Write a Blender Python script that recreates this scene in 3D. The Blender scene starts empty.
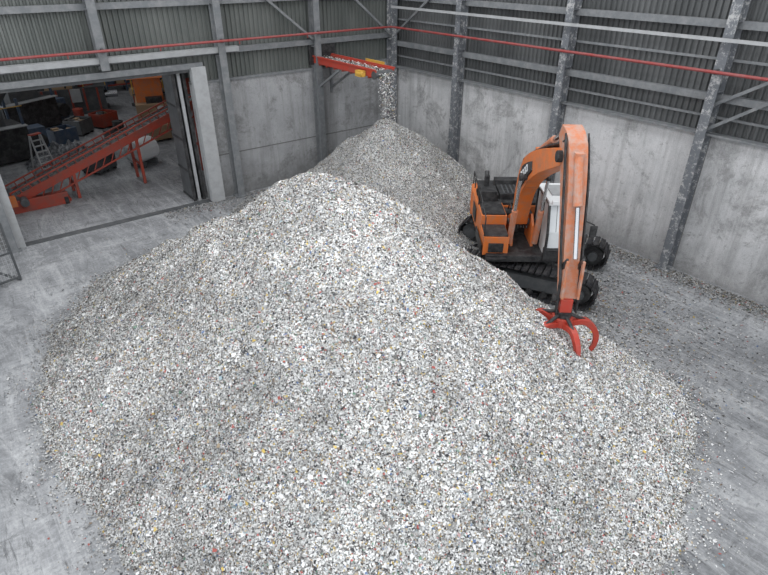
import bpy, math, random
import numpy as np
from mathutils import Vector, Matrix
random.seed(4); rng=np.random.default_rng(7)
S=bpy.context.scene
col=S.collection
S.view_settings.view_transform='Standard'

# ---------------------------------------------------------------- materials
def nmat(name):
    m=bpy.data.materials.new(name); m.use_nodes=True
    nt=m.node_tree; b=nt.nodes['Principled BSDF']
    return m,nt,b
def N(nt,t,**k):
    n=nt.nodes.new(t)
    for a,v in k.items(): setattr(n,a,v)
    return n
def ramp(nt,fac,stops,interp='LINEAR'):
    r=N(nt,'ShaderNodeValToRGB'); r.color_ramp.interpolation=interp
    e=r.color_ramp.elements
    while len(e)<len(stops): e.new(0.5)
    for i,(p,c) in enumerate(stops):
        e[i].position=p; e[i].color=(c[0],c[1],c[2],1) if len(c)==3 else c
    nt.links.new(fac,r.inputs[0]); return r
def coords(nt,scale=(1,1,1)):
    tc=N(nt,'ShaderNodeTexCoord'); mp=N(nt,'ShaderNodeMapping')
    mp.inputs['Scale'].default_value=scale
    nt.links.new(tc.outputs['Object'],mp.inputs[0]); return mp.outputs[0]
def noise(nt,scale,detail=6,rough=.6,sc=(1,1,1),dist=0):
    n=N(nt,'ShaderNodeTexNoise'); n.inputs['Scale'].default_value=scale
    n.inputs['Detail'].default_value=detail; n.inputs['Roughness'].default_value=rough
    n.inputs['Distortion'].default_value=dist
    nt.links.new(coords(nt,sc),n.inputs['Vector']); return n.outputs['Fac']
def mixc(nt,fac,a,b,mode='MIX'):
    m=N(nt,'ShaderNodeMix',data_type='RGBA',blend_type=mode)
    if isinstance(fac,(int,float)): m.inputs[0].default_value=fac
    else: nt.links.new(fac,m.inputs[0])
    for i,v in ((6,a),(7,b)):
        if isinstance(v,tuple): m.inputs[i].default_value=(*v,1)
        else: nt.links.new(v,m.inputs[i])
    return m.outputs[2]
def bump(nt,b,h,st=.3,d=.02):
    n=N(nt,'ShaderNodeBump'); n.inputs['Strength'].default_value=st; n.inputs['Distance'].default_value=d
    nt.links.new(h,n.inputs['Height']); nt.links.new(n.outputs[0],b.inputs['Normal'])
def paint(name,c,rough=.5,metal=0,dirt=.35,dirtc=(.2,.19,.18),sc=3.0):
    m,nt,b=nmat(name)
    r=ramp(nt,noise(nt,sc,8,.7),[(.42,(0,0,0)),(.72,(1,1,1))])
    mm=N(nt,'ShaderNodeMath',operation='MULTIPLY'); mm.inputs[1].default_value=dirt
    nt.links.new(r.outputs[0],mm.inputs[0])
    nt.links.new(mixc(nt,mm.outputs[0],c,dirtc),b.inputs['Base Color'])
    b.inputs['Roughness'].default_value=rough; b.inputs['Metallic'].default_value=metal
    return m
M={}
M['orange']=paint('orange_paint',(.68,.17,.03),.5,0,.6,(.30,.2,.15),4)
M['orangeD']=paint('dusty_orange_paint',(.52,.18,.085),.6,0,1.0,(.38,.32,.29),5)
M['red']=paint('red_paint',(.34,.045,.024),.5,0,.7,(.12,.08,.07))
M['redg']=paint('grab_red_paint',(.46,.05,.03),.45,0,.4,(.2,.12,.1))
M['redpipe']=paint('red_pipe_paint',(.27,.04,.038),.5,0,.6,(.22,.14,.14))
M['black']=paint('black_steel',(.018,.018,.02),.55,.2,.6,(.13,.13,.13),5)
M['track']=paint('track_steel',(.025,.025,.03),.6,.4,.6,(.15,.145,.14),5)
M['dgrey']=paint('dark_grey_paint',(.06,.065,.07),.5,0,.4,(.2,.2,.2))
M['lgrey']=paint('light_grey_paint',(.38,.39,.40),.55,0,.5,(.2,.2,.2))
M['white']=paint('white_paint',(.78,.79,.80),.4,0,.12,(.4,.4,.4))
M['yellow']=paint('yellow_paint',(.62,.36,.05),.45,0,.3)
M['tan']=paint('tan_paint',(.36,.24,.14),.6,0,.4)
M['blue']=paint('blue_paint',(.04,.07,.12),.5,0,.4)
M['rubber']=paint('belt_rubber',(.03,.03,.032),.8,0,.9,(.28,.28,.27),8)
M['chrome']=paint('cylinder_rod',(.6,.6,.62),.2,1,.1)
M['beam']=paint('beam_grey',(.15,.16,.17),.6,0,.6,(.30,.30,.30),4)
m,nt,b=nmat('cab_glass'); b.inputs['Roughness'].default_value=.12
nt.links.new(mixc(nt,noise(nt,2),(.66,.70,.73),(.86,.88,.89)),b.inputs['Base Color']); M['glass']=m
m,nt,b=nmat('splattered_steel')
f=ramp(nt,noise(nt,6,12,.8),[(.52,(0,0,0)),(.58,(1,1,1))])
nt.links.new(mixc(nt,f.outputs[0],(.13,.14,.155),(.40,.40,.40)),b.inputs['Base Color']); b.inputs['Roughness'].default_value=.65; M['column']=m
def mul(nt,a,v):
    m2=N(nt,'ShaderNodeMath',operation='MULTIPLY'); nt.links.new(a,m2.inputs[0])
    if isinstance(v,(int,float)): m2.inputs[1].default_value=v
    else: nt.links.new(v,m2.inputs[1])
    return m2.outputs[0]
def concrete(name,base,lite,dark,streak=.5):
    m,nt,b=nmat(name)
    a=ramp(nt,noise(nt,.55,10,.7),[(.38,base),(.60,lite)]).outputs[0]
    st=ramp(nt,noise(nt,.6,15,.78,(1,1,.9),.5),[(.51,(0,0,0)),(.575,(1,1,1))])
    brk=ramp(nt,noise(nt,6,12,.8),[(.36,(.15,.15,.15)),(.56,(1,1,1))])
    c=mixc(nt,mul(nt,mul(nt,st.outputs[0],brk.outputs[0]),streak),a,dark)
    s2=ramp(nt,noise(nt,2.6,10,.75,(1,1,.07)),[(.48,(0,0,0)),(.68,(.6,.6,.6))])
    c=mixc(nt,s2.outputs[0],c,dark)
    sp=ramp(nt,noise(nt,5,12,.82),[(.56,(0,0,0)),(.61,(.6,.6,.6))])
    c=mixc(nt,sp.outputs[0],c,dark)
    tc=N(nt,'ShaderNodeTexCoord'); sx=N(nt,'ShaderNodeSeparateXYZ'); nt.links.new(tc.outputs['Object'],sx.inputs[0])
    ad=N(nt,'ShaderNodeMath',operation='ADD')
    nt.links.new(sx.outputs[2],ad.inputs[0]); nt.links.new(mul(nt,noise(nt,1.2,12,.8),3.6),ad.inputs[1])
    mr=N(nt,'ShaderNodeMapRange'); mr.inputs[1].default_value=1.7; mr.inputs[2].default_value=3.0; mr.inputs[3].default_value=.75; mr.inputs[4].default_value=0
    nt.links.new(ad.outputs[0],mr.inputs[0]); c=mixc(nt,mr.outputs[0],c,dark)
    g=ramp(nt,noise(nt,30,6,.7),[(.3,(.78,.78,.78)),(.7,(1.1,1.1,1.1))])
    c=mixc(nt,1.0,c,g.outputs[0],'MULTIPLY')
    nt.links.new(c,b.inputs['Base Color']); b.inputs['Roughness'].default_value=.85
    bump(nt,b,noise(nt,18,6,.7),.25,.02)
    return m
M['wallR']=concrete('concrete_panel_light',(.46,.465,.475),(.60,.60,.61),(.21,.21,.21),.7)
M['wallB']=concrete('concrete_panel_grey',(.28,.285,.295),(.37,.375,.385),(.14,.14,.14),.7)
M['seam']=paint('panel_seam',(.12,.12,.12),.8)
def clad(name,c1,c2):
    m,nt,b=nmat(name)
    a=ramp(nt,noise(nt,.8,6,.6,(1,1,.3)),[(.35,c1),(.7,c2)])
    nt.links.new(a.outputs[0],b.inputs['Base Color']); b.inputs['Roughness'].default_value=.5; b.inputs['Metallic'].default_value=.15
    return m
M['cladR']=clad('cladding_dark',(.07,.074,.076),(.13,.135,.137))
M['cladB']=clad('cladding_green_grey',(.095,.105,.10),(.155,.165,.157))
m,nt,b=nmat('worn_concrete_floor')
a=ramp(nt,noise(nt,.3,12,.75,(1,1,1),.8),[(.38,(.185,.19,.20)),(.5,(.275,.282,.295)),(.62,(.39,.397,.41))]).outputs[0]
s=ramp(nt,noise(nt,.9,14,.82,(.5,2.2,1),1.0),[(.46,(0,0,0)),(.64,(.75,.75,.75))])
a=mixc(nt,s.outputs[0],a,(.15,.154,.162))
s=ramp(nt,noise(nt,.7,14,.82,(2.5,.4,1),1.2),[(.48,(0,0,0)),(.64,(.85,.85,.85))])
a=mixc(nt,s.outputs[0],a,(.47,.476,.487))
s=ramp(nt,noise(nt,1.4,14,.84,(3.2,.5,1),.5),[(.545,(0,0,0)),(.6,(.75,.75,.75))])
a=mixc(nt,s.outputs[0],a,(.10,.104,.11))
s=ramp(nt,noise(nt,3.5,14,.85,(.6,1.6,1),.5),[(.55,(0,0,0)),(.6,(.6,.6,.6))])
a=mixc(nt,s.outputs[0],a,(.13,.134,.14))
g=ramp(nt,noise(nt,11,10,.85),[(.34,(.66,.66,.66)),(.66,(1.2,1.2,1.2))])
a=mixc(nt,1.0,a,g.outputs[0],'MULTIPLY')
nt.links.new(a,b.inputs['Base Color']); b.inputs['Roughness'].default_value=.6
bump(nt,b,noise(nt,8,8,.7),.25,.02); M['floor']=m
m,nt,b=nmat('shredded_plastic_bed')
v=N(nt,'ShaderNodeTexVoronoi'); v.inputs['Scale'].default_value=32; nt.links.new(coords(nt),v.inputs['Vector'])
sp=N(nt,'ShaderNodeSeparateColor'); nt.links.new(v.outputs['Color'],sp.inputs[0])
r=ramp(nt,sp.outputs[0],[(0,(.05,.05,.055)),(.13,(.16,.155,.15)),(.37,(.30,.30,.29)),(.62,(.52,.52,.51)),(.95,(.33,.27,.18)),(.985,(.18,.2,.26))],'CONSTANT')
nt.links.new(r.outputs[0],b.inputs['Base Color']); b.inputs['Roughness'].default_value=.7
bump(nt,b,v.outputs['Distance'],.6,.03); M['bed']=m
m,nt,b=nmat('plastic_flakes'); at=N(nt,'ShaderNodeAttribute'); at.attribute_name='flake_col'
nt.links.new(at.outputs['Color'],b.inputs['Base Color']); b.inputs['Roughness'].default_value=.5; M['flake']=m

# ---------------------------------------------------------------- mesh builder
class MB:
    def __init__(s): s.v=[];s.f=[];s.m=[];s.mats=[]
    def mi(s,k):
        if k not in s.mats: s.mats.append(k)
        return s.mats.index(k)
    def add(s,vs,fs,k):
        o=len(s.v); s.v+= [tuple(v) for v in vs]; i=s.mi(k)
        for f in fs: s.f.append([a+o for a in f]); s.m.append(i)
    def box(s,c,d,k,R=None,taper=1.0):
        vs=[]
        for z in (-1,1):
            t=taper if z>0 else 1
            for x,y in ((-1,-1),(1,-1),(1,1),(-1,1)):
                p=Vector((x*d[0]/2*t,y*d[1]/2*t,z*d[2]/2))
                if R: p=R@p
                vs.append(p+Vector(c))
        s.add(vs,[(3,2,1,0),(4,5,6,7),(0,1,5,4),(1,2,6,5),(2,3,7,6),(3,0,4,7)],k)
    def bar(s,p0,p1,w,h,k,up=(0,0,1)):
        p0=Vector(p0);p1=Vector(p1);d=p1-p0;L=d.length;d.normalize()
        u=Vector(up); 
        if abs(d.dot(u))>.98:u=Vector((1,0,0))
        sd=d.cross(u).normalized();u=sd.cross(d)
        R=Matrix((d,sd,u)).transposed()
        s.box((p0+p1)/2,(L,w,h),k,R)
    def cyl(s,p0,p1,r,k,n=14,r2=None):
        p0=Vector(p0);p1=Vector(p1);d=(p1-p0).normalized()
        u=Vector((0,0,1)) if abs(d.z)<.9 else Vector((1,0,0))
        a=d.cross(u).normalized();b=d.cross(a);r2=r if r2 is None else r2
        vs=[];
        for p,q in ((p0,r),(p1,r2)):
            for i in range(n):
                t=2*math.pi*i/n; vs.append(p+a*math.cos(t)*q+b*math.sin(t)*q)
        fs=[(i,(i+1)%n,n+(i+1)%n,n+i) for i in range(n)]+[tuple(range(n-1,-1,-1)),tuple(range(n,2*n))]
        s.add(vs,fs,k)
    def tube(s,pts,r,k,n=8):
        for a,b in zip(pts[:-1],pts[1:]): s.cyl(a,b,r,k,n)
    def prism(s,prof,f0,f1,k):
        n=len(prof); vs=[f0(*p) for p in prof]+[f1(*p) for p in prof]
        s.add(vs,[(i,(i+1)%n,n+(i+1)%n,n+i) for i in range(n)]+[tuple(range(n-1,-1,-1)),tuple(range(n,2*n))],k)
    def ribbon(s,cl,dp,w,k,frame=None,sub=5,y0=0,w1=None):
        P=[Vector((a,b)) for a,b in cl]; out=[]
        n=len(P)
        for i in range(n-1):
            a=P[max(i-1,0)];b=P[i];c=P[i+1];d=P[min(i+2,n-1)]
            for j in range(sub):
                t=j/sub
                q=.5*((2*b)+(-a+c)*t+(2*a-5*b+4*c-d)*t*t+(-a+3*b-3*c+d)*t**3)
                out.append((q,dp[i]*(1-t)+dp[i+1]*t))
        out.append((P[-1],dp[-1])); vs=[];m=len(out)
        for i,(q,h) in enumerate(out):
            tdir=(out[min(i+1,m-1)][0]-out[max(i-1,0)][0]).normalized(); nn=Vector((-tdir.y,tdir.x))
            ww=w if w1 is None else w+(w1-w)*i/(m-1)
            for sy,sn in ((-1,-1),(1,-1),(1,1),(-1,1)):
                p=q+nn*sn*h/2; v=Vector((p.x,y0+sy*ww/2,p.y))
                vs.append(frame@v if frame else v)
        fs=[(0,1,2,3),tuple(4*(m-1)+a for a in (3,2,1,0))]
        for i in range(m-1):
            for a in range(4):
                b=(a+1)%4; fs.append((4*i+a,4*(i+1)+a,4*(i+1)+b,4*i+b))
        s.add(vs,fs,k)
    def build(s,name,parent=None,loc=None,rotz=0,bevel=0,smooth=False):
        me=bpy.data.meshes.new(name); me.from_pydata(s.v,[],s.f)
        for k in s.mats: me.materials.append(M[k])
        me.polygons.foreach_set('material_index',s.m); me.update()
        import bmesh
        bm=bmesh.new(); bm.from_mesh(me); bmesh.ops.recalc_face_normals(bm,faces=bm.faces); bm.to_mesh(me); bm.free()
        o=bpy.data.objects.new(name,me); col.objects.link(o)
        if parent: o.parent=parent
        if loc: o.location=loc
        o.rotation_euler[2]=rotz
        if bevel:
            b=o.modifiers.new('bevel','BEVEL'); b.width=bevel; b.segments=2; b.limit_method='ANGLE'; b.angle_limit=math.radians(50)
        return o
def empty(name,loc=(0,0,0),rz=0,parent=None):
    e=bpy.data.objects.new(name,None); col.objects.link(e); e.location=loc; e.rotation_euler[2]=rz
    if parent: e.parent=parent
    return e

# ---------------------------------------------------------------- room shell
XL=-34; YF=-30; ZT=12
f=MB(); f.box(((XL+3)/2,(YF+40)/2,-.1),(3-XL,40-YF,.2),'floor'); f.build('floor')
DX0,DX1,DZ=-17.0,-9.9,5.3
w=MB()
CB=4.75; CR=4.45
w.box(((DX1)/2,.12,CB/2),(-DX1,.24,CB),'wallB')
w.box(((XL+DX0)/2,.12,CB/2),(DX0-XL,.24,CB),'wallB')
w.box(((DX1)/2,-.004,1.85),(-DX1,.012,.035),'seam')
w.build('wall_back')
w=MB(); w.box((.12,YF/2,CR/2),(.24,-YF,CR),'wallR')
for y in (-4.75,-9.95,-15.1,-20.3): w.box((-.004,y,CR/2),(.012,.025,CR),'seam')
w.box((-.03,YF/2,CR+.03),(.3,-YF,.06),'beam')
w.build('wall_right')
def corr(name,along,a0,a1,z0,z1,k,off):
    p=.19;n=int((a1-a0)/p); pts=[]
    for i in range(n+1):
        a=a0+i*p
        pts+= [(a,0),(a+p*.35,0),(a+p*.5,.06),(a+p*.85,.06)]
    vs=[];fs=[]
    for a,d in pts:
        for z in (z0,z1):
            vs.append((a,off-d,z) if along=='x' else (off-d,a,z))
    for i in range(len(pts)-1): fs.append((2*i,2*i+2,2*i+3,2*i+1))
    b=MB(); b.add(vs,fs,k); return b
b=corr('c','x',DX1+.0,0,CB,ZT,'cladB',.16)
b2=corr('c','x',XL,DX0,CB,ZT,'cladB',.16); b.add(b2.v,b2.f,'cladB')
b2=corr('c','x',DX0,DX1,DZ,ZT,'cladB',.16); b.add(b2.v,b2.f,'cladB')
b.box((DX1/2,.1,CB+.02),(-DX1,.3,.08),'beam')
for z in (5.85,7.55,9.4): b.box((XL/2,-.02,z),(-XL,.18,.2),'beam')
b.box(((DX0+DX1)/2,-.08,5.42),(DX1-DX0+1,.2,.2),'beam')
b.box(((DX0+DX1)/2-3,-.12,5.9),(DX1-DX0+10,.3,.18),'lgrey')
b.build('wall_back_cladding')
b=corr('c','y',YF,0,CR,ZT,'cladR',.16)
for z in (5.5,7.4,9.3): b.box((-.02,YF/2,z),(.2,-YF,.2),'beam')
for z in (4.95,6.5,8.4): b.box((.06,YF/2,z),(.06,-YF,.07),'beam')
b.build('wall_right_cladding')
ce=MB(); ce.box(((XL+3)/2,(YF+40)/2,12.3),(3-XL,40-YF,.2),'lgrey'); ce.build('ceiling')

def column(x,y,rz,top=ZT,k='column',base=0):
    b=MB(); D,F,t=.42,.28,.035
    prof=[(-F/2,-D),(F/2,-D),(F/2,-D+t),(t/2,-D+t),(t/2,-t),(F/2,-t),(F/2,0),(-F/2,0),(-F/2,-t),(-t/2,-t),(-t/2,-D+t),(-F/2,-D+t)]
    b.prism(prof,lambda p,q:(p,q,base),lambda p,q:(p,q,top),k)
    if base==0: b.box((0,-D/2,.03),(.46,.5,.06),k)
    for z in (5.7,7.5,9.5):
        b.box((0,-D/2,z),(F,D-.02,.04),k)
    return b.build('steel_column',loc=(x,y,0),rotz=rz)
for y in (-4.6,-9.8,-14.95,-20.1,-25.3): column(-.01,y,-math.pi/2)
column(-.3,-.01,0)
for x in (-4.4,-8.65): column(x,-.01,0,k='beam')
for x in (-12.9,): column(x,-.01,0,base=5.6,k='beam')
for x in (-17.3,-21.4,-25.7): column(x,-.01,0,k='beam')
b=MB()
b.bar((-4.4,-.2,5.9),(-8.6,-.2,9.2),.09,.09,'beam'); b.bar((-4.4,-.25,9.0),(-.3,-.25,5.8),.09,.09,'beam')
b.bar((-.2,-14.95,5.3),(-.2,-20.1,8.6),.09,.09,'beam'); b.bar((-.2,-4.6,8.8),(-.2,-.2,5.8),.09,.09,'beam')
b.bar((-.2,-14.95,4.6),(-.2,-17.5,6.4),.09,.09,'beam')
b.bar((-.55,-.5,7.05),(-.55,-29,7.05),.07,.09,'lgrey')
b.build('wall_bracing')
b=MB(); b.tube([(-33,-.62,6.25),(-.66,-.62,6.25),(-.66,-29,6.25)],.045,'redpipe',12)
for x in (-4.4,-8.65,-12.9,-17.3,-21.4): b.box((x,-.53,6.25),(.08,.18,.14),'dgrey')
for y in (-4.6,-9.8,-14.95,-20.1): b.box((-.56,y,6.25),(.18,.08,.14),'dgrey')
for x in np.arange(-32,-2,3): b.cyl((x,-.62,6.25),(x,-.62,6.1),.02,'redpipe',6)
b.build('sprinkler_pipe')
b=MB()
b.box((-9.62,-.12,2.69),(.56,.3,5.38),'lgrey'); b.box((-17.05,-.1,2.7),(.3,.3,5.4),'lgrey')
b.box(((DX0+DX1)/2,.1,5.25),(DX1-DX0,.3,.12),'dgrey')
b.build('trim_door_frame',bevel=.01)
b=MB()
for i in range(3):
    x=-10.05-.2*i
    b.box((x,.95,2.6),(.06,1.2,5.1),'dgrey')
    for z in (.1,1.3,2.6,3.9,5.1): b.box((x,.93,z),(.1,1.24,.09),'black')
    b.box((x,.33,2.6),(.12,.07,5.15),'lgrey' if i==1 else 'black')
b.build('door_1')
b=MB(); b.box(((DX0+DX1)/2,.05,.008),(DX1-DX0,.35,.016),'dgrey'); b.build('trim_door_threshold')
b=MB(); p0=Vector((-17.45,-2.75,0));p1=Vector((-19.6,-3.3,0))
for p in (p0,p1,(p0+p1)/2): b.bar(p+Vector((0,0,.02)),p+Vector((0,0,2)),.07,.07,'dgrey')
for z in (.12,1.0,1.97): b.bar(p0+Vector((0,0,z)),p1+Vector((0,0,z)),.06,.06,'dgrey')
for i in range(1,22):
    p=p0.lerp(p1,i/22); b.cyl(p+Vector((0,0,.12)),p+Vector((0,0,1.95)),.007,'lgrey',5)
for i in range(1,14):
    z=.12+i*.13; b.cyl(p0+Vector((0,0,z)),p1+Vector((0,0,z)),.005,'lgrey',5)
b.bar(p0+Vector((0,0,.02)),p0+Vector((-.5,.9,.02)),.08,.04,'dgrey')
b.build('mesh_gate')
b=MB(); b.box((-15,36,6),(38,.3,12),'cladB'); b.build('wall_far_hall')
b=MB(); b.box((2.9,18,6),(.2,36,12),'cladR'); b.build('wall_far_hall_side')

# ---------------------------------------------------------------- waste piles
def vnoise(x,y,sc,seed):
    r=np.random.default_rng(seed).random((256,256))
    X=x*sc+100;Y=y*sc+100; i=np.floor(X).astype(int);j=np.floor(Y).astype(int);u=X-i;v=Y-j
    u=u*u*(3-2*u);v=v*v*(3-2*v);i%=256;j%=256;i1=(i+1)%256;j1=(j+1)%256
    return (r[i,j]*(1-u)*(1-v)+r[i1,j]*u*(1-v)+r[i,j1]*(1-u)*v+r[i1,j1]*u*v)-.5
C1=(-11.4,-12.0)
foot=[(-16.9,-6.3),(-17.7,-8.2),(-18.0,-12.3),(-17.6,-15.1),(-16.2,-18.9),(-13.6,-20.6),(-11.1,-20.4),(-9.0,-20.2),(-7.0,-19.5),(-5.5,-17.7),(-5.7,-15.6),(-7.9,-13.0),(-7.9,-9.8),(-8.2,-7.2),(-9.8,-5.2),(-12.0,-3.6),(-14.8,-4.1)]
ph=np.array([math.atan2(y-C1[1],x-C1[0]) for x,y in foot]);rr=np.array([math.hypot(y-C1[1],x-C1[0]) for x,y in foot])
o=np.argsort(ph);ph=ph[o];rr=rr[o]
ph=np.concatenate([ph-2*np.pi,ph,ph+2*np.pi]);rr=np.concatenate([rr]*3)
tt=np.linspace(-np.pi,np.pi,361);rt=np.interp(tt,ph,rr)
k=np.exp(-np.linspace(-2,2,17)**2);k/=k.sum();rt=np.convolve(np.concatenate([rt[-9:-1],rt,rt[1:9]]),k,'valid')
def g(t,e): return (math.sqrt(1+e)-np.sqrt(t*t+e))/(math.sqrt(1+e)-math.sqrt(e))
def h1(x,y):
    dx=x-C1[0];dy=y-C1[1];r=np.hypot(dx,dy);a=np.arctan2(dy,dx);R=np.interp(a,tt,rt)
    R=R*(1+.07*vnoise(x,y,.8,3)+.03*vnoise(x,y,2.5,4))
    t=r/R; gg=g(t,.014); h=4.72*np.sign(gg)*np.abs(gg)**1.04
    n=.30*vnoise(x,y,.45,1)+.22*vnoise(x,y,1.1,2)+.13*vnoise(x,y,2.6,5)+.08*vnoise(x,y,6,6)
    h=h+n*np.clip((1.05-t)*2.5,0,1)*np.clip(t*3+.3,0,1)
    # bite taken out by the grab
    return h-.45*np.exp(-((x+7.7)**2+(y+16.3)**2)/.9)
C2=(-4.2,-4.9)
def h2(x,y):
    r=np.hypot(x-C2[0],y-C2[1]); r=r*(1+.1*vnoise(x,y,.5,11))
    h=3.8-.76*np.sqrt(r*r+.12)
    r2=np.hypot((x+6.6)/1.5,(y+2.6)); h=np.maximum(h,1.2-.55*r2)
    return h+(.3*vnoise(x,y,1.1,12)+.14*vnoise(x,y,3,13)+.08*vnoise(x,y,6,14))*np.clip(h*2,0,1)
def flakes_arrays(P,Nrm,size,colr):
    n=len(P)
    rv=rng.normal(size=(n,3)); nn=Nrm+rv*.40; nn/=np.linalg.norm(nn,axis=1)[:,None]
    t=np.cross(nn,rng.normal(size=(n,3)));t/=np.linalg.norm(t,axis=1)[:,None];bb=np.cross(nn,t)
    asp=rng.uniform(.3,1,n)
    out=np.empty((n,4,3))
    for c,(a,b) in enumerate(((-1,-1),(1,-1),(1,1),(-1,1))):
        ja=a*rng.uniform(.4,1.15,n)*size; jb=b*rng.uniform(.4,1.15,n)*size*asp
        out[:,c]=P+t*ja[:,None]+bb*jb[:,None]+nn*(rng.normal(size=n)*.12*size)[:,None]
    return out.reshape(-1,3),np.repeat(colr,4,axis=0)
pal=np.array([(.86,.86,.86),(.70,.70,.69),(.53,.525,.515),(.34,.335,.325),(.16,.155,.15),(.035,.035,.04),(.52,.41,.28),(.66,.48,.13),(.13,.21,.40),(.15,.29,.2),(.50,.11,.09),(.60,.38,.37),(.38,.5,.55),(.30,.22,.15)])
pw=np.array([.30,.21,.16,.105,.07,.052,.030,.015,.009,.008,.010,.010,.012,.028]);pw/=pw.sum()
def colours(n,br):
    c=pal[rng.choice(len(pal),n,p=pw)]*rng.uniform(.85,1.1,n)[:,None]*br[:,None]
    return np.clip(np.column_stack([c,np.ones(n)]),0,1)
def mesh_np(name,V,F4,mats,mi,colr,parent=None):
    me=bpy.data.meshes.new(name); me.vertices.add(len(V)); me.vertices.foreach_set('co',V.astype(np.float32).ravel())
    nf=len(F4); me.loops.add(nf*4); me.loops.foreach_set('vertex_index',F4.astype(np.int32).ravel())
    me.polygons.add(nf); me.polygons.foreach_set('loop_start',np.arange(0,nf*4,4,dtype=np.int32)); me.polygons.foreach_set('loop_total',np.full(nf,4,dtype=np.int32))
    for k in mats: me.materials.append(M[k])
    me.polygons.foreach_set('material_index',mi.astype(np.int32))
    ca=me.color_attributes.new('flake_col','FLOAT_COLOR','POINT'); ca.data.foreach_set('color',colr.astype(np.float32).ravel())
    me.update(calc_edges=True); me.validate()
    ob=bpy.data.objects.new(name,me); col.objects.link(ob)
    if parent: ob.parent=parent
    return ob
def make_pile(name,hf,other,x0,x1,y0,y1,nfl,xmax,ymax,tone):
    st=.1; xs=np.arange(x0,x1+.001,st);ys=np.arange(y0,y1+.001,st); X,Y=np.meshgrid(xs,ys,indexing='ij'); Hh=hf(X,Y)
    nx,ny=X.shape; idx=np.arange(nx*ny).reshape(nx,ny)
    q=np.stack([idx[:-1,:-1],idx[1:,:-1],idx[1:,1:],idx[:-1,1:]],-1).reshape(-1,4)
    hz=np.maximum(Hh,0.002).ravel(); keep=(Hh.ravel()[q]>0).any(1); q=q[keep]
    used=np.unique(q); rm=np.full(nx*ny,-1);rm[used]=np.arange(len(used)); q=rm[q]
    V=np.column_stack([X.ravel(),Y.ravel(),hz])[used]
    m=nfl*3; px=rng.uniform(x0,x1,m);py=rng.uniform(y0,y1,m); h=hf(px,py); ho=other(px,py)
    fr=rng.random(m)
    ok=((h>0)&(h>ho-.1))|((h>-.5)&(h<=0)&(fr<.30*np.exp(h*7)))
    ok&=(px<xmax)&(py<ymax)
    px=px[ok][:nfl];py=py[ok][:nfl];h=h[ok][:nfl];n=len(px)
    e=.06; gx=(hf(px+e,py)-hf(px-e,py))/(2*e);gy=(hf(px,py+e)-hf(px,py-e))/(2*e)
    on=(h>0)[:,None]; nr=np.where(on,np.column_stack([-gx,-gy,np.ones(n)]),np.array([[0,0,3.]])); nr/=np.linalg.norm(nr,axis=1)[:,None]
    size=rng.uniform(.009,.025,n)*np.where(rng.random(n)<.03,1.9,1)
    P=np.column_stack([px,py,np.where(h>0,h,0)+size*.45+rng.uniform(0,.022,n)])
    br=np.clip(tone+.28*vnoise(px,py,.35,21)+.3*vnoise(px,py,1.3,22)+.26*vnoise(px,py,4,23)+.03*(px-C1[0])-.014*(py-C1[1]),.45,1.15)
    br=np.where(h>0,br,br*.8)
    FV,FC=flakes_arrays(P,nr,size,colours(n,br)); FV[:,2]=np.maximum(FV[:,2],.003)
    FV[:,0]=np.minimum(FV[:,0],xmax+.08);FV[:,1]=np.minimum(FV[:,1],ymax+.08)
    F=np.arange(len(FV)).reshape(-1,4)+len(V)
    ob=mesh_np(name,np.vstack([V,FV]),np.vstack([q,F]),['bed','flake'],np.concatenate([np.zeros(len(q)),np.ones(len(F))]),np.vstack([np.full((len(V),4),.5),FC]))
    return ob
make_pile('plastic_waste_pile',h1,h2,-20,-4,-22.5,-1,650000,-4,-1,.97)
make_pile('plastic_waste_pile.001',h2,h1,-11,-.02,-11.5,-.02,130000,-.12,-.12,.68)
def scraps(n,fn,size=(.015,.04),br=.8):
    p=fn(n); s=rng.uniform(*size,len(p)); P=np.column_stack([p,s*.25+.006]); nr=np.tile([0,0,4.],(len(p),1))
    V,C=flakes_arrays(P,nr/4*1.8,s,colours(len(p),np.full(len(p),br))); V[:,2]=np.maximum(V[:,2],.003); return V,C
parts=[]
parts.append(scraps(12000,lambda n:np.column_stack([-.12-np.abs(rng.normal(0,.4,n)),rng.uniform(-19,-8,n)]),br=.4))
parts.append(scraps(24000,lambda n:np.column_stack([rng.normal(-4.4,1.6,n).clip(-8,-.2),rng.normal(-12.5,3.0,n)]),br=.5))
parts.append(scraps(4000,lambda n:np.column_stack([rng.uniform(-26,-.2,n),rng.uniform(-25,-.2,n)]),(.01,.025),.6))
parts.append(scraps(2500,lambda n:np.column_stack([rng.uniform(-12,-6,n),-.12-np.abs(rng.normal(0,.6,n))]),br=.4))
V=np.vstack([p[0] for p in parts]);Cc=np.vstack([p[1] for p in parts]); V[:,0]=np.minimum(V[:,0],-.02)
mesh_np('scattered_scraps',V,np.arange(len(V)).reshape(-1,4),['flake'],np.zeros(len(V)//4),Cc)

# ---------------------------------------------------------------- discharge conveyor in the corner
ec=empty('discharge_conveyor',(-4.0,0,5.1))
b=MB()
for s in (-.42,.42): b.box((s,-2.1,.05),(.06,4.8,.26),'redg'); b.box((s*1.12,-2.1,.2),(.08,4.8,.05),'redg')
b.box((0,-2.1,.05),(.78,4.7,.05),'rubber')
for y in np.arange(.2,-4.4,-.6): b.cyl((-.4,y,-.06),(.4,y,-.06),.05,'dgrey',10); b.box((0,y,-.12),(.85,.07,.07),'red')
b.cyl((-.46,-4.4,.0),(.46,-4.4,.0),.15,'dgrey',16)
b.box((-.58,-3.7,.0),(.22,.4,.22),'yellow'); b.cyl((-.64,-4.0,.0),(-.64,-3.6,.0),.09,'yellow',12)
b.box((.5,-3.2,.26),(.05,1.2,.12),'yellow')
for s in (-.4,.4): b.bar((s,-.03,-1.2),(s,-2.0,-.12),.08,.08,'beam'); b.bar((s,-.06,-1.4),(s,-.06,.1),.09,.09,'beam')
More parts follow.
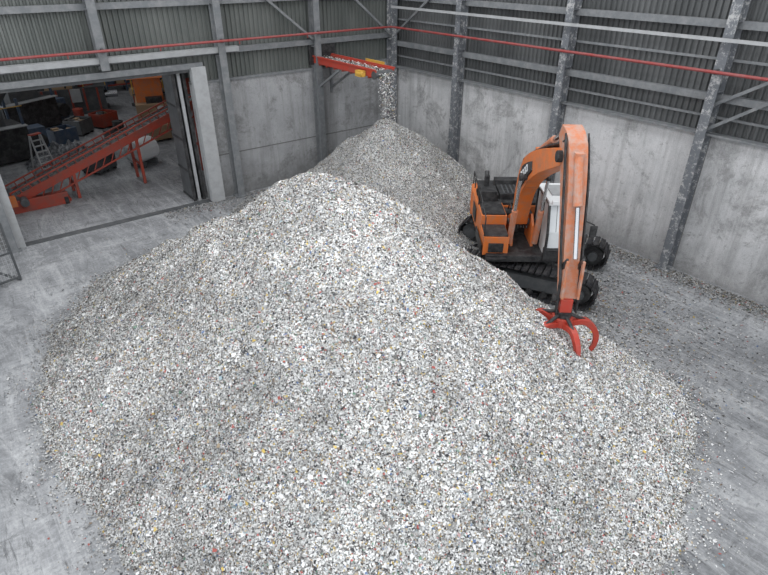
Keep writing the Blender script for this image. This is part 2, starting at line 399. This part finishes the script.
b.box((0,-.02,.3),(1.3,.12,.9),'black')
b.build('conveyor_frame',ec)
n=1100; P=np.column_stack([rng.uniform(-.33,.33,n),rng.uniform(-4.4,0,n),.10+rng.uniform(0,.06,n)])
n2=2000; u=rng.random(n2); P2=np.column_stack([rng.uniform(-.3,.3,n2)+rng.normal(0,.06,n2),-4.58-.25*u+rng.normal(0,.09,n2),.08-u*1.75])
P=np.vstack([P,P2]); s=rng.uniform(.015,.035,len(P)); FV,FC=flakes_arrays(P,np.tile([0,0,1.],(len(P),1)),s,colours(len(P),np.full(len(P),1.0)))
mesh_np('falling_scraps',FV,np.arange(len(FV)).reshape(-1,4),['flake'],np.zeros(len(P)),FC,ec)

# ---------------------------------------------------------------- excavator
ex=empty('excavator',(-4.25,-12.0,.03),math.radians(-129.3))
u=MB(); L,Hh,Wd=5.1,.95,.7; r=Hh/2
for sy in (-1.35,1.35):
    per=2*(L-2*r)+2*math.pi*r; ns=54
    for i in range(ns):
        d=per*i/ns; s1=L-2*r
        if d<s1: x,z,a=-s1/2+d,Hh,0
        elif d<s1+math.pi*r: t=(d-s1)/r; x,z,a=s1/2+math.sin(t)*r,r+math.cos(t)*r,t
        elif d<2*s1+math.pi*r: x,z,a=s1/2-(d-s1-math.pi*r),0,math.pi
        else: t=(d-2*s1-math.pi*r)/r; x,z,a=-s1/2-math.sin(t)*r,r-math.cos(t)*r,math.pi+t
        R=Matrix.Rotation(a,3,'Y'); c=Vector((x,sy,z))-R@Vector((0,0,.03))
        u.box(c,(.16,Wd,.035),'track',R); u.box(c+R@Vector((.04,0,.03)),(.02,Wd,.035),'track',R); u.box(c-R@Vector((0,0,.05)),(.16,.2,.06),'black',R)
    u.box((0,sy,.46),(L-1.0,.34,.42),'dgrey'); 
    u.cyl((-L/2+r,sy-.2,r),(-L/2+r,sy+.2,r),.34,'dgrey',18); u.cyl((L/2-r,sy-.2,r),(L/2-r,sy+.2,r),.32,'black',18)
    u.cyl((L/2-r,sy-.34,r),(L/2-r,sy+.34,r),.15,'dgrey',12); u.cyl((-L/2+r,sy-.32,r),(-L/2+r,sy+.32,r),.18,'dgrey',12)
    for x in np.linspace(-1.5,1.5,8): u.cyl((x,sy-.22,.17),(x,sy+.22,.17),.11,'black',10)
    for x in (-.8,.8): u.cyl((x,sy-.1,.78),(x,sy+.1,.78),.08,'black',10)
u.box((0,0,.62),(1.7,2.0,.42),'dgrey'); u.bar((-1.1,-1.2,.55),(1.1,1.2,.6),.5,.3,'dgrey'); u.bar((-1.1,1.2,.55),(1.1,-1.2,.6),.5,.3,'dgrey')
u.cyl((0,0,.8),(0,0,1.08),.66,'black',28)
un=u.build('undercarriage',ex,loc=(.1,.1,0),rotz=math.radians(66)); 
h=MB()
h.box((-.5,0,1.17),(4.1,2.6,.2),'black')
h.prism([(-2.95,-1.0),(-2.7,-1.35),(-1.95,-1.42),(-1.95,1.42),(-2.7,1.35),(-2.95,1.0)],lambda x,y:(x,y,1.1),lambda x,y:(x,y,1.95),'orange')
h.box((-2.45,0,2.0),(.75,2.3,.1),'black')
h.box((-1.25,0,1.62),(1.4,2.8,.8),'orange'); h.box((-1.2,0,2.06),(1.25,2.6,.1),'black')
h.box((-1.3,-.1,2.2),(.9,1.1,.2),'black'); h.box((-1.2,-.95,2.2),(.9,.5,.2),'black')
for y in np.linspace(-.5,.35,7): h.box((-1.3,y,2.31),(.8,.05,.02),'dgrey')
h.cyl((-1.6,-1.0,2.1),(-1.6,-1.0,2.65),.09,'black',12); h.cyl((-1.6,-1.0,2.6),(-1.75,-1.0,2.75),.08,'black',10)
h.cyl((-.9,1.0,2.1),(-.9,1.0,2.5),.14,'black',14); h.box((-1.9,-.3,2.25),(.35,.8,.4),'black'); h.box((-.75,-1.05,2.25),(.35,.5,.45),'black')
h.box((-.05,-1.0,1.66),(1.1,.78,.9),'orange'); h.box((-.05,-1.0,2.13),(1.0,.7,.06),'black')
h.box((.95,-1.02,1.5),(.85,.75,.6),'orange'); h.box((.95,-1.02,1.82),(.8,.7,.05),'black')
h.box((1.39,-1.02,1.45),(.03,.45,.3),'black'); h.box((.6,-1.44,1.35),(1.4,.04,.3),'black')
h.box((-.9,-1.425,1.65),(.7,.02,.5),'black')
h.box((1.5,-1.02,1.2),(.3,.6,.06),'black')
def rail(pts,k='black'): h.tube(pts,.02,k,8)
rail([(1.3,-1.38,1.2),(1.3,-1.38,2.4),(.5,-1.38,2.5),(-.4,-1.38,2.6),(-.4,-1.38,2.1)])
rail([(-.5,-1.35,2.1),(-.5,-1.35,2.45),(-2.6,-1.3,2.45),(-2.6,-1.3,2.0)])
for x in (-1.2,-1.9): rail([(x,-1.33,2.1),(x,-1.33,2.45)])
for y in (-.5,.12): h.prism([(-.3,1.2),(.9,1.2),(.75,1.9),(.4,2.15),(.0,1.9)],lambda x,z,y=y:(x,y,z),lambda x,z,y=y:(x,y+.08,z),'orange')
h.box((-.35,-.15,1.6),(.5,.9,.7),'black')
h.cyl((.3,-.55,1.85),(.3,.25,1.85),.1,'dgrey',14)
for i in range(6):
    y=-.42+.09*i; h.tube([(-.5,y,1.9),(-.2,y,2.25),(.15,y,2.2),(.5,y,1.7)],.025,'black',6)
h.build('house',ex,bevel=.02)
c=MB(); x0,x1,y0,y1,z0,z1=-.1,1.6,.36,1.42,1.15,2.85
side=[(x0,z0),(x1-.1,z0),(x1,z0+.35),(x1-.02,z0+.9),(x1-.3,z1),(x0,z1)]
c.prism([(x0+.05,z0+.05),(x1-.14,z0+.05),(x1-.05,z0+.36),(x1-.07,z0+.9),(x1-.34,z1-.05),(x0+.05,z1-.05)],lambda x,z:(x,y0+.04,z),lambda x,z:(x,y1-.04,z),'glass')
for y in (y0,y1-.07):
    for p,q in zip(side,side[1:]+side[:1]): c.bar((p[0],y+.035,p[1]),(q[0],y+.035,q[1]),.07,.07,'black')
    c.bar((.75,y+.035,z0),(.75,y+.035,z1),.07,.07,'black',(0,1,0)); 
for p in side[:3]+side[4:]: c.cyl((p[0],y0,p[1]),(p[0],y1,p[1]),.035,'black',8)
c.box((.35,y1-.02,1.5),(.85,.05,.6),'orange'); c.box((.35,y0+.02,1.5),(.9,.05,.6),'black')
c.box((x1-.06,(y0+y1)/2,z0+.2),(.14,y1-y0,.4),'black')
c.box((.62,(y0+y1)/2,z1+.03),(1.6,1.06,.1),'white'); c.box((.5,(y0+y1)/2,z1+.1),(.8,.7,.06),'lgrey')
for y in (y0+.15,y1-.15): c.box((x1-.12,y,z1+.1),(.1,.18,.12),'white')
for y in np.linspace(y0+.25,y1-.25,2): c.bar((x1+.03,y,z0+.95),(x1-.25,y,z1),.015,.015,'dgrey')
c.tube([(1.5,1.45,2.4),(1.75,1.62,2.4),(1.75,1.62,2.1)],.02,'black'); c.box((1.76,1.62,2.2),(.05,.2,.34),'black')
c.box((.7,1.55,1.17),(1.7,.26,.06),'black'); c.box((.5,1.6,.9),(.5,.2,.05),'black')
c.build('cab',ex,bevel=.012)
a=MB(); AY=-.18
a.ribbon([(.3,1.85),(.45,2.8),(.95,3.62),(2.2,4.35),(4.4,5.2)],[.38,.62,.85,.64,.36],.42,'orange',y0=AY)
for sy in (-.24,.24):
    a.ribbon([(.62,3.0),(1.0,3.6),(1.9,4.15)],[.2,.52,.25],.05,'black',y0=AY+sy*.93)
a.cyl((4.4,AY-.32,5.2),(4.4,AY+.32,5.2),.13,'black',14)
for sy in (-.38,.38):
    a.cyl((1.0,AY+sy,1.45),(1.25,AY+sy,2.6),.09,'orangeD',12); a.cyl((1.25,AY+sy,2.6),(1.5,AY+sy,3.7),.05,'chrome',10)
    a.cyl((1.5,AY+sy-.05,3.7),(1.5,AY+sy+.05,3.7),.11,'black',10)
a.cyl((1.5,AY-.4,3.7),(1.5,AY+.4,3.7),.07,'black',10)
a.cyl((1.7,AY,4.5),(2.9,AY,5.15),.1,'orangeD',12); a.cyl((2.9,AY,5.15),(4.1,AY,5.75),.055,'chrome',10)
a.box((1.65,AY,4.4),(.3,.2,.3),'orange')
for sy in (-.15,-.08,.08,.15):
    a.tube([(.1,AY+sy,2.1),(.1,AY+sy,2.9),(.5,AY+sy,3.9),(1.7,AY+sy,4.5),(3.0,AY+sy,5.03),(4.1,AY+sy,5.42),(4.55,AY+sy*1.5,5.6)],.028,'black',6)
a.build('boom',ex,bevel=.015)
d=MB()
Rm=Matrix.Rotation(math.radians(-35),3,'Y')
for sy in (-1,1):
    for i in range(4):
        c0=Vector((.92+.19*i,AY+sy*.255,3.56+.13*i)); d.box(c0,(.12,.02,.2),'white',Rm)
        d.box(c0,(.05,.024,.09),'black',Rm)
for i in range(4): d.box((1.0,AY-.15+.1*i,4.12),(.12,.07,.02),'white',Rm)
d.build('boom_decal',ex)
s=MB()
s.ribbon([(4.0,5.68),(4.5,5.35),(4.95,4.6),(5.35,3.6),(5.82,2.45)],[.3,.72,.62,.48,.28],.42,'orangeD',y0=AY,w1=.34)
s.cyl((4.95,AY,5.35),(5.45,AY,4.45),.1,'orangeD',12); s.cyl((5.45,AY,4.45),(5.9,AY,3.45),.05,'chrome',10); s.box((4.9,AY,5.3),(.25,.2,.3),'orangeD')
for sy in (-.17,.17): s.bar((5.6,AY+sy,3.05),(5.97,AY+sy,3.45),.05,.12,'black'); s.bar((5.97,AY+sy,3.45),(6.02,AY+sy,2.55),.05,.12,'orangeD')
for sy in (-.24,.24):
    for o_ in (0,.07):
        s.tube([(4.55+o_,AY+sy,5.75-o_),(5.0+o_,AY+sy*1.05,4.9),(5.43+o_,AY+sy,3.8),(5.82+o_,AY+sy*.9,2.9),(5.92+o_,AY+sy*.9,2.15)],.025,'black',6)
s.cyl((5.82,AY-.3,2.45),(5.82,AY+.3,2.45),.09,'black',12)
s.build('stick',ex,bevel=.015)
gx=MB(); G=Vector((5.9,AY-.03,.14))
gx.box(G+Vector((0,0,2.2)),(.24,.26,.34),'redg'); gx.cyl(G+Vector((0,0,2.05)),G+Vector((0,0,1.9)),.18,'black',18); gx.cyl(G+Vector((0,0,1.9)),G+Vector((0,0,1.68)),.23,'redg',18)
for i in range(5):
    t=math.radians(14+72*i); F=Matrix.Translation(G)@Matrix.Rotation(t,4,'Z')
    gx.ribbon([(.16,1.72),(.50,1.78),(.78,1.5),(.8,1.1),(.56,.72)],[.12,.14,.13,.1,.03],.17,'redg',frame=F,w1=.05)
    gx.cyl(F@Vector((.15,0,1.95)),F@Vector((.50,0,1.81)),.04,'black',10)
gx.build('grab',ex,bevel=.008)

# ---------------------------------------------------------------- machines in the far hall
b=MB(); p0=Vector((-16.6,4.2,.45));p1=Vector((-7.2,4.6,3.6)); d=(p1-p0).normalized(); sd=Vector((0,0,1)).cross(d).normalized(); up=d.cross(sd)
for s_ in (-.55,.55): b.bar(p0+sd*s_,p1+sd*s_,.08,.34,'red'); b.bar(p0+sd*s_+up*.35,p1+sd*s_+up*.35,.06,.06,'red'); b.bar(p0+sd*s_-up*.5,p1+sd*s_-up*.5,.07,.07,'red')
b.bar(p0+up*.1,p1+up*.1,1.0,.05,'rubber')
Ln=(p1-p0).length
for i in range(26):
    q=p0+d*(Ln*i/25); b.bar(q+sd*-.5+up*.15,q+sd*.5+up*.15,.06,.06,'dgrey')
    for s_ in (-.55,.55): b.bar(q+sd*s_,q+sd*s_+up*.35,.04,.04,'red'); b.bar(q+sd*s_-up*.5,p0+d*(Ln*min(i+1,25)/25)+sd*s_-up*.1,.04,.04,'red')
for t in (.25,.55,.85):
    q=p0+d*Ln*t
    for s_ in (-.55,.55): b.bar((q.x,q.y+s_,0.01),q+sd*s_,.12,.12,'red')
    b.bar((q.x,q.y-.55,q.z*.4),(q.x,q.y+.55,q.z*.4),.08,.08,'red')
b.cyl(p0+sd*-.6,p0+sd*.6,.22,'dgrey',16); b.box(p0+Vector((-.2,-.7,.05)),(.5,.3,.4),'orange'); b.cyl(p0+Vector((.3,-1.05,0)),p0+Vector((.3,-.6,0)),.16,'dgrey',14)
b.box(p0+Vector((.6,-.75,-.2)),(2.6,.12,.5),'red'); b.box(p0+Vector((.6,0,-.36)),(2.8,1.3,.12),'red')
for x in (-.6,1.8): b.box(p0+Vector((x,-.75,-.3)),(.15,.2,.3),'black')
b.build('inclined_conveyor',bevel=.008)
def baler(name,loc,rz,kk):
    b=MB(); a1,a2,a3=kk
    b.box((0,0,.9),(4,1.7,1.4),a1); b.box((0,0,.1),(4.3,1.9,.2),'dgrey'); b.box((-.6,0,2.3),(1.6,1.5,1.4),a2); b.box((-.6,0,3.2),(2.2,2.1,.5),a2,None,.75)
    b.cyl((1.0,0,1.6),(1.0,0,2.7),.5,a3,20); b.cyl((1.0,0,2.7),(1.0,0,2.95),.5,a3,20,.15)
    for x in (-1.6,-.8,0,.8,1.6): b.box((x,-.88,.9),(.12,.1,1.4),a3)
    b.box((1.5,0,1.65),(1.4,1.9,.08),'dgrey')
    for x in (.85,2.15):
        for y in (-.9,.9): b.bar((x,y,1.65),(x,y,2.65),.05,.05,'yellow')
    for y in (-.9,.9): b.bar((.85,y,2.65),(2.15,y,2.65),.05,.05,'yellow'); b.bar((.85,y,2.15),(2.15,y,2.15),.04,.04,'yellow')
    b.cyl((-1.9,-.5,1.2),(-2.7,-.5,1.2),.28,a3,16); b.cyl((2,0,1),(2.8,0,1),.25,'chrome',14); b.box((.3,-.95,1.2),(.6,.25,.8),'lgrey')
    b.box((-1.5,-.2,1.75),(.6,.9,.35),'black'); b.box((.1,-.3,1.8),(.5,.6,.5),'dgrey')
    b.tube([(-.2,-.9,1.7),(-.1,-1.2,2.2),(.5,-1.1,2.6),(.9,-.6,2.4)],.06,'black')
    return b.build(name,loc=loc,rotz=rz,bevel=.015)
baler('baling_press',(-7.6,14.2,.01),1.3,('tan','orange','lgrey'))
baler('baling_press.001',(-10.8,20.5,.01),-.2,('dgrey','tan','red'))
baler('baling_press.002',(-4.6,10.2,.01),.9,('red','orange','tan'))
baler('baling_press.003',(-5.0,19.5,.01),.2,('red','lgrey','tan'))
def shredder(name,loc,rz):
    b=MB(); b.box((0,0,.9),(3.4,2.2,1.6),'black'); b.box((0,0,2.1),(1.8,1.6,.9),'dgrey')
    vs=[];  
    for z,q in ((2.5,.8),(3.6,1.5)):
        vs+=[(-q,-q*.8,z),(q,-q*.8,z),(q,q*.8,z),(-q,q*.8,z)]
    b.add(vs,[(0,1,5,4),(1,2,6,5),(2,3,7,6),(3,0,4,7),(3,2,1,0)],'dgrey')
    for x in (-1.6,1.6):
        for y in (-1,1): b.bar((x,y,.01),(x,y,3.0),.12,.12,'blue')
    b.box((2.1,-.2,.8),(1.1,.9,1.2),'blue'); b.cyl((2.1,-1.1,.8),(2.1,-.6,.8),.4,'black',18); b.box((-1.9,-.4,.6),(.7,1.1,1.0),'dgrey')
    b.bar((-1.7,-1.1,1.75),(1.7,-1.1,1.75),.5,.06,'lgrey')
    b.bar((-1.7,-1.3,2.7),(1.7,-1.3,2.7),.04,.04,'yellow')
    return b.build(name,loc=loc,rotz=rz,bevel=.012)
shredder('shredder',(-16.6,11.6,.01),.2); shredder('shredder.001',(-18.8,7.2,.01),1.2); shredder('shredder.002',(-14.2,17.6,.01),.5)
b=MB()
for s_ in (-.28,.28):
    b.bar((s_*1.2,-.5,.02),(s_*.8,0,2.2),.05,.09,'lgrey'); b.bar((s_*1.2,.55,.02),(s_*.8,.05,2.2),.04,.06,'lgrey')
for i in range(8): t=(i+1)/9; b.box((0,-.5+.5*t,.02+2.18*t),(.62-.2*t,.1,.04),'lgrey')
b.box((0,0,2.22),(.5,.22,.05),'red'); b.build('step_ladder',loc=(-14.9,6.7,0),rotz=.4)
def drum(x,y,k):
    b=MB(); b.cyl((0,0,.01),(0,0,.88),.29,k,20)
    for z in (.02,.3,.6,.87): b.cyl((0,0,z-.015),(0,0,z+.015),.305,k,20)
    b.cyl((.15,0,.88),(.15,0,.91),.04,'black',8); b.build('steel_drum',loc=(x,y,0))
for x,y,k in ((-10.4,9.0,'dgrey'),(-9.7,9.4,'lgrey'),(-10.1,12.6,'black'),(-11.2,17.2,'red'),(-11.0,11.0,'dgrey')): drum(x,y,k)
b=MB(); b.cyl((-.6,0,.75),(.6,0,.75),.55,'white',24); b.cyl((-.75,0,.75),(-.6,0,.75),.3,'lgrey',24,.55); b.cyl((.6,0,.75),(.75,0,.75),.55,'lgrey',24,.3)
for x in (-.4,.4): b.box((x,0,.14),(.12,.9,.28),'dgrey')
b.build('storage_tank',loc=(-10.6,6.6,0),rotz=.5)
def crate(x,y,rz,k):
    b=MB()
    for sx in (-.6,.6): b.box((sx,0,.5),(.05,1.0,.75),k)
    for sy in (-.5,.5): b.box((0,sy,.5),(1.2,.05,.75),k)
    b.box((0,0,.14),(1.2,1.0,.06),k)
    for sx in (-.5,0,.5): b.box((sx,0,.06),(.1,1.0,.1),'black')
    for i in range(9): b.box((random.uniform(-.4,.4),random.uniform(-.3,.3),.5+random.uniform(0,.3)),(.35,.25,.2),random.choice(['dgrey','lgrey','tan','black']),Matrix.Rotation(random.uniform(0,3),3,(.3,.5,1)))
    b.build('storage_crate',loc=(x,y,0),rotz=rz)
for a_ in ((-13.0,13.0,.3,'blue'),(-11.8,14.6,.8,'dgrey'),(-8.6,10.6,.1,'tan'),(-12.6,24.5,.2,'lgrey'),(-10.2,15.4,.5,'red'),(-12.6,7.0,.6,'dgrey')): crate(*a_)
def rack(x,y,rz):
    b=MB()
    for sx in (-1.4,0,1.4):
        for sy in (-.45,.45): b.bar((sx,sy,.01),(sx,sy,4.2),.08,.08,'blue')
    for z in (.5,1.6,2.7,3.8):
        b.box((0,0,z),(2.9,.95,.08),'red')
        for sx in (-1.05,-.35,.35,1.05):
            if random.random()<.85: b.box((sx,random.uniform(-.08,.08),z+.04+.3),(random.uniform(.4,.6),.7,.6),random.choice(['dgrey','tan','black','lgrey','blue']))
    b.build('storage_rack',loc=(x,y,0),rotz=rz)
rack(-9.5,26,0);rack(-13.5,28,0);rack(-17.5,26,0);rack(-6,26,0)
def h3(x,y): return 1.2-.75*np.hypot((x+13.6)/1.1,(y-9.2))+.6*vnoise(x,y,2.5,31)+.35*vnoise(x,y,6,32)
xs=np.arange(-15.4,-11.7,.1);ys=np.arange(7.8,11.3,.1);X,Y=np.meshgrid(xs,ys,indexing='ij');H3=h3(X,Y);nx,ny=X.shape;idx=np.arange(nx*ny).reshape(nx,ny)
q=np.stack([idx[:-1,:-1],idx[1:,:-1],idx[1:,1:],idx[:-1,1:]],-1).reshape(-1,4);q=q[(H3.ravel()[q]>0).any(1)];us=np.unique(q);rm=np.full(nx*ny,-1);rm[us]=np.arange(len(us))
V=np.column_stack([X.ravel(),Y.ravel(),np.maximum(H3,.003).ravel()])[us]; M['film']=paint('dark_film',(.03,.033,.038),.5,0,.9,(.35,.36,.38),6)
mesh_np('dark_film_scrap_heap',V,rm[q],['film'],np.zeros(len(q)),np.full((len(V),4),.1))

# ---------------------------------------------------------------- lights
def area(name,loc,sx,sy,e,c=(1,1,1)):
    l=bpy.data.lights.new(name,'AREA'); l.shape='RECTANGLE'; l.size=sx;l.size_y=sy;l.energy=e;l.color=c
    o=bpy.data.objects.new(name,l); o.location=loc; col.objects.link(o); return o
for x in (-3.5,-10.5,-17.5,-25): area('skylight',(x,-12.0,12.1),2.4,23,1020,(.97,.985,1.0))
area('far_hall_skylight',(-12,14,12.1),3,20,450,(.94,.97,1.0))
wd=bpy.data.worlds.new('World'); S.world=wd; wd.use_nodes=True
wd.node_tree.nodes['Background'].inputs[0].default_value=(.92,.96,1,1); wd.node_tree.nodes['Background'].inputs[1].default_value=1.5

cam=bpy.data.cameras.new('Camera'); co=bpy.data.objects.new('Camera',cam); col.objects.link(co)
co.location=(-17.7,-22.3,9.0); co.rotation_euler=(math.radians(59.34),0,math.radians(-37.5)); cam.lens=26.25; cam.sensor_width=36; cam.clip_start=.05
S.camera=co
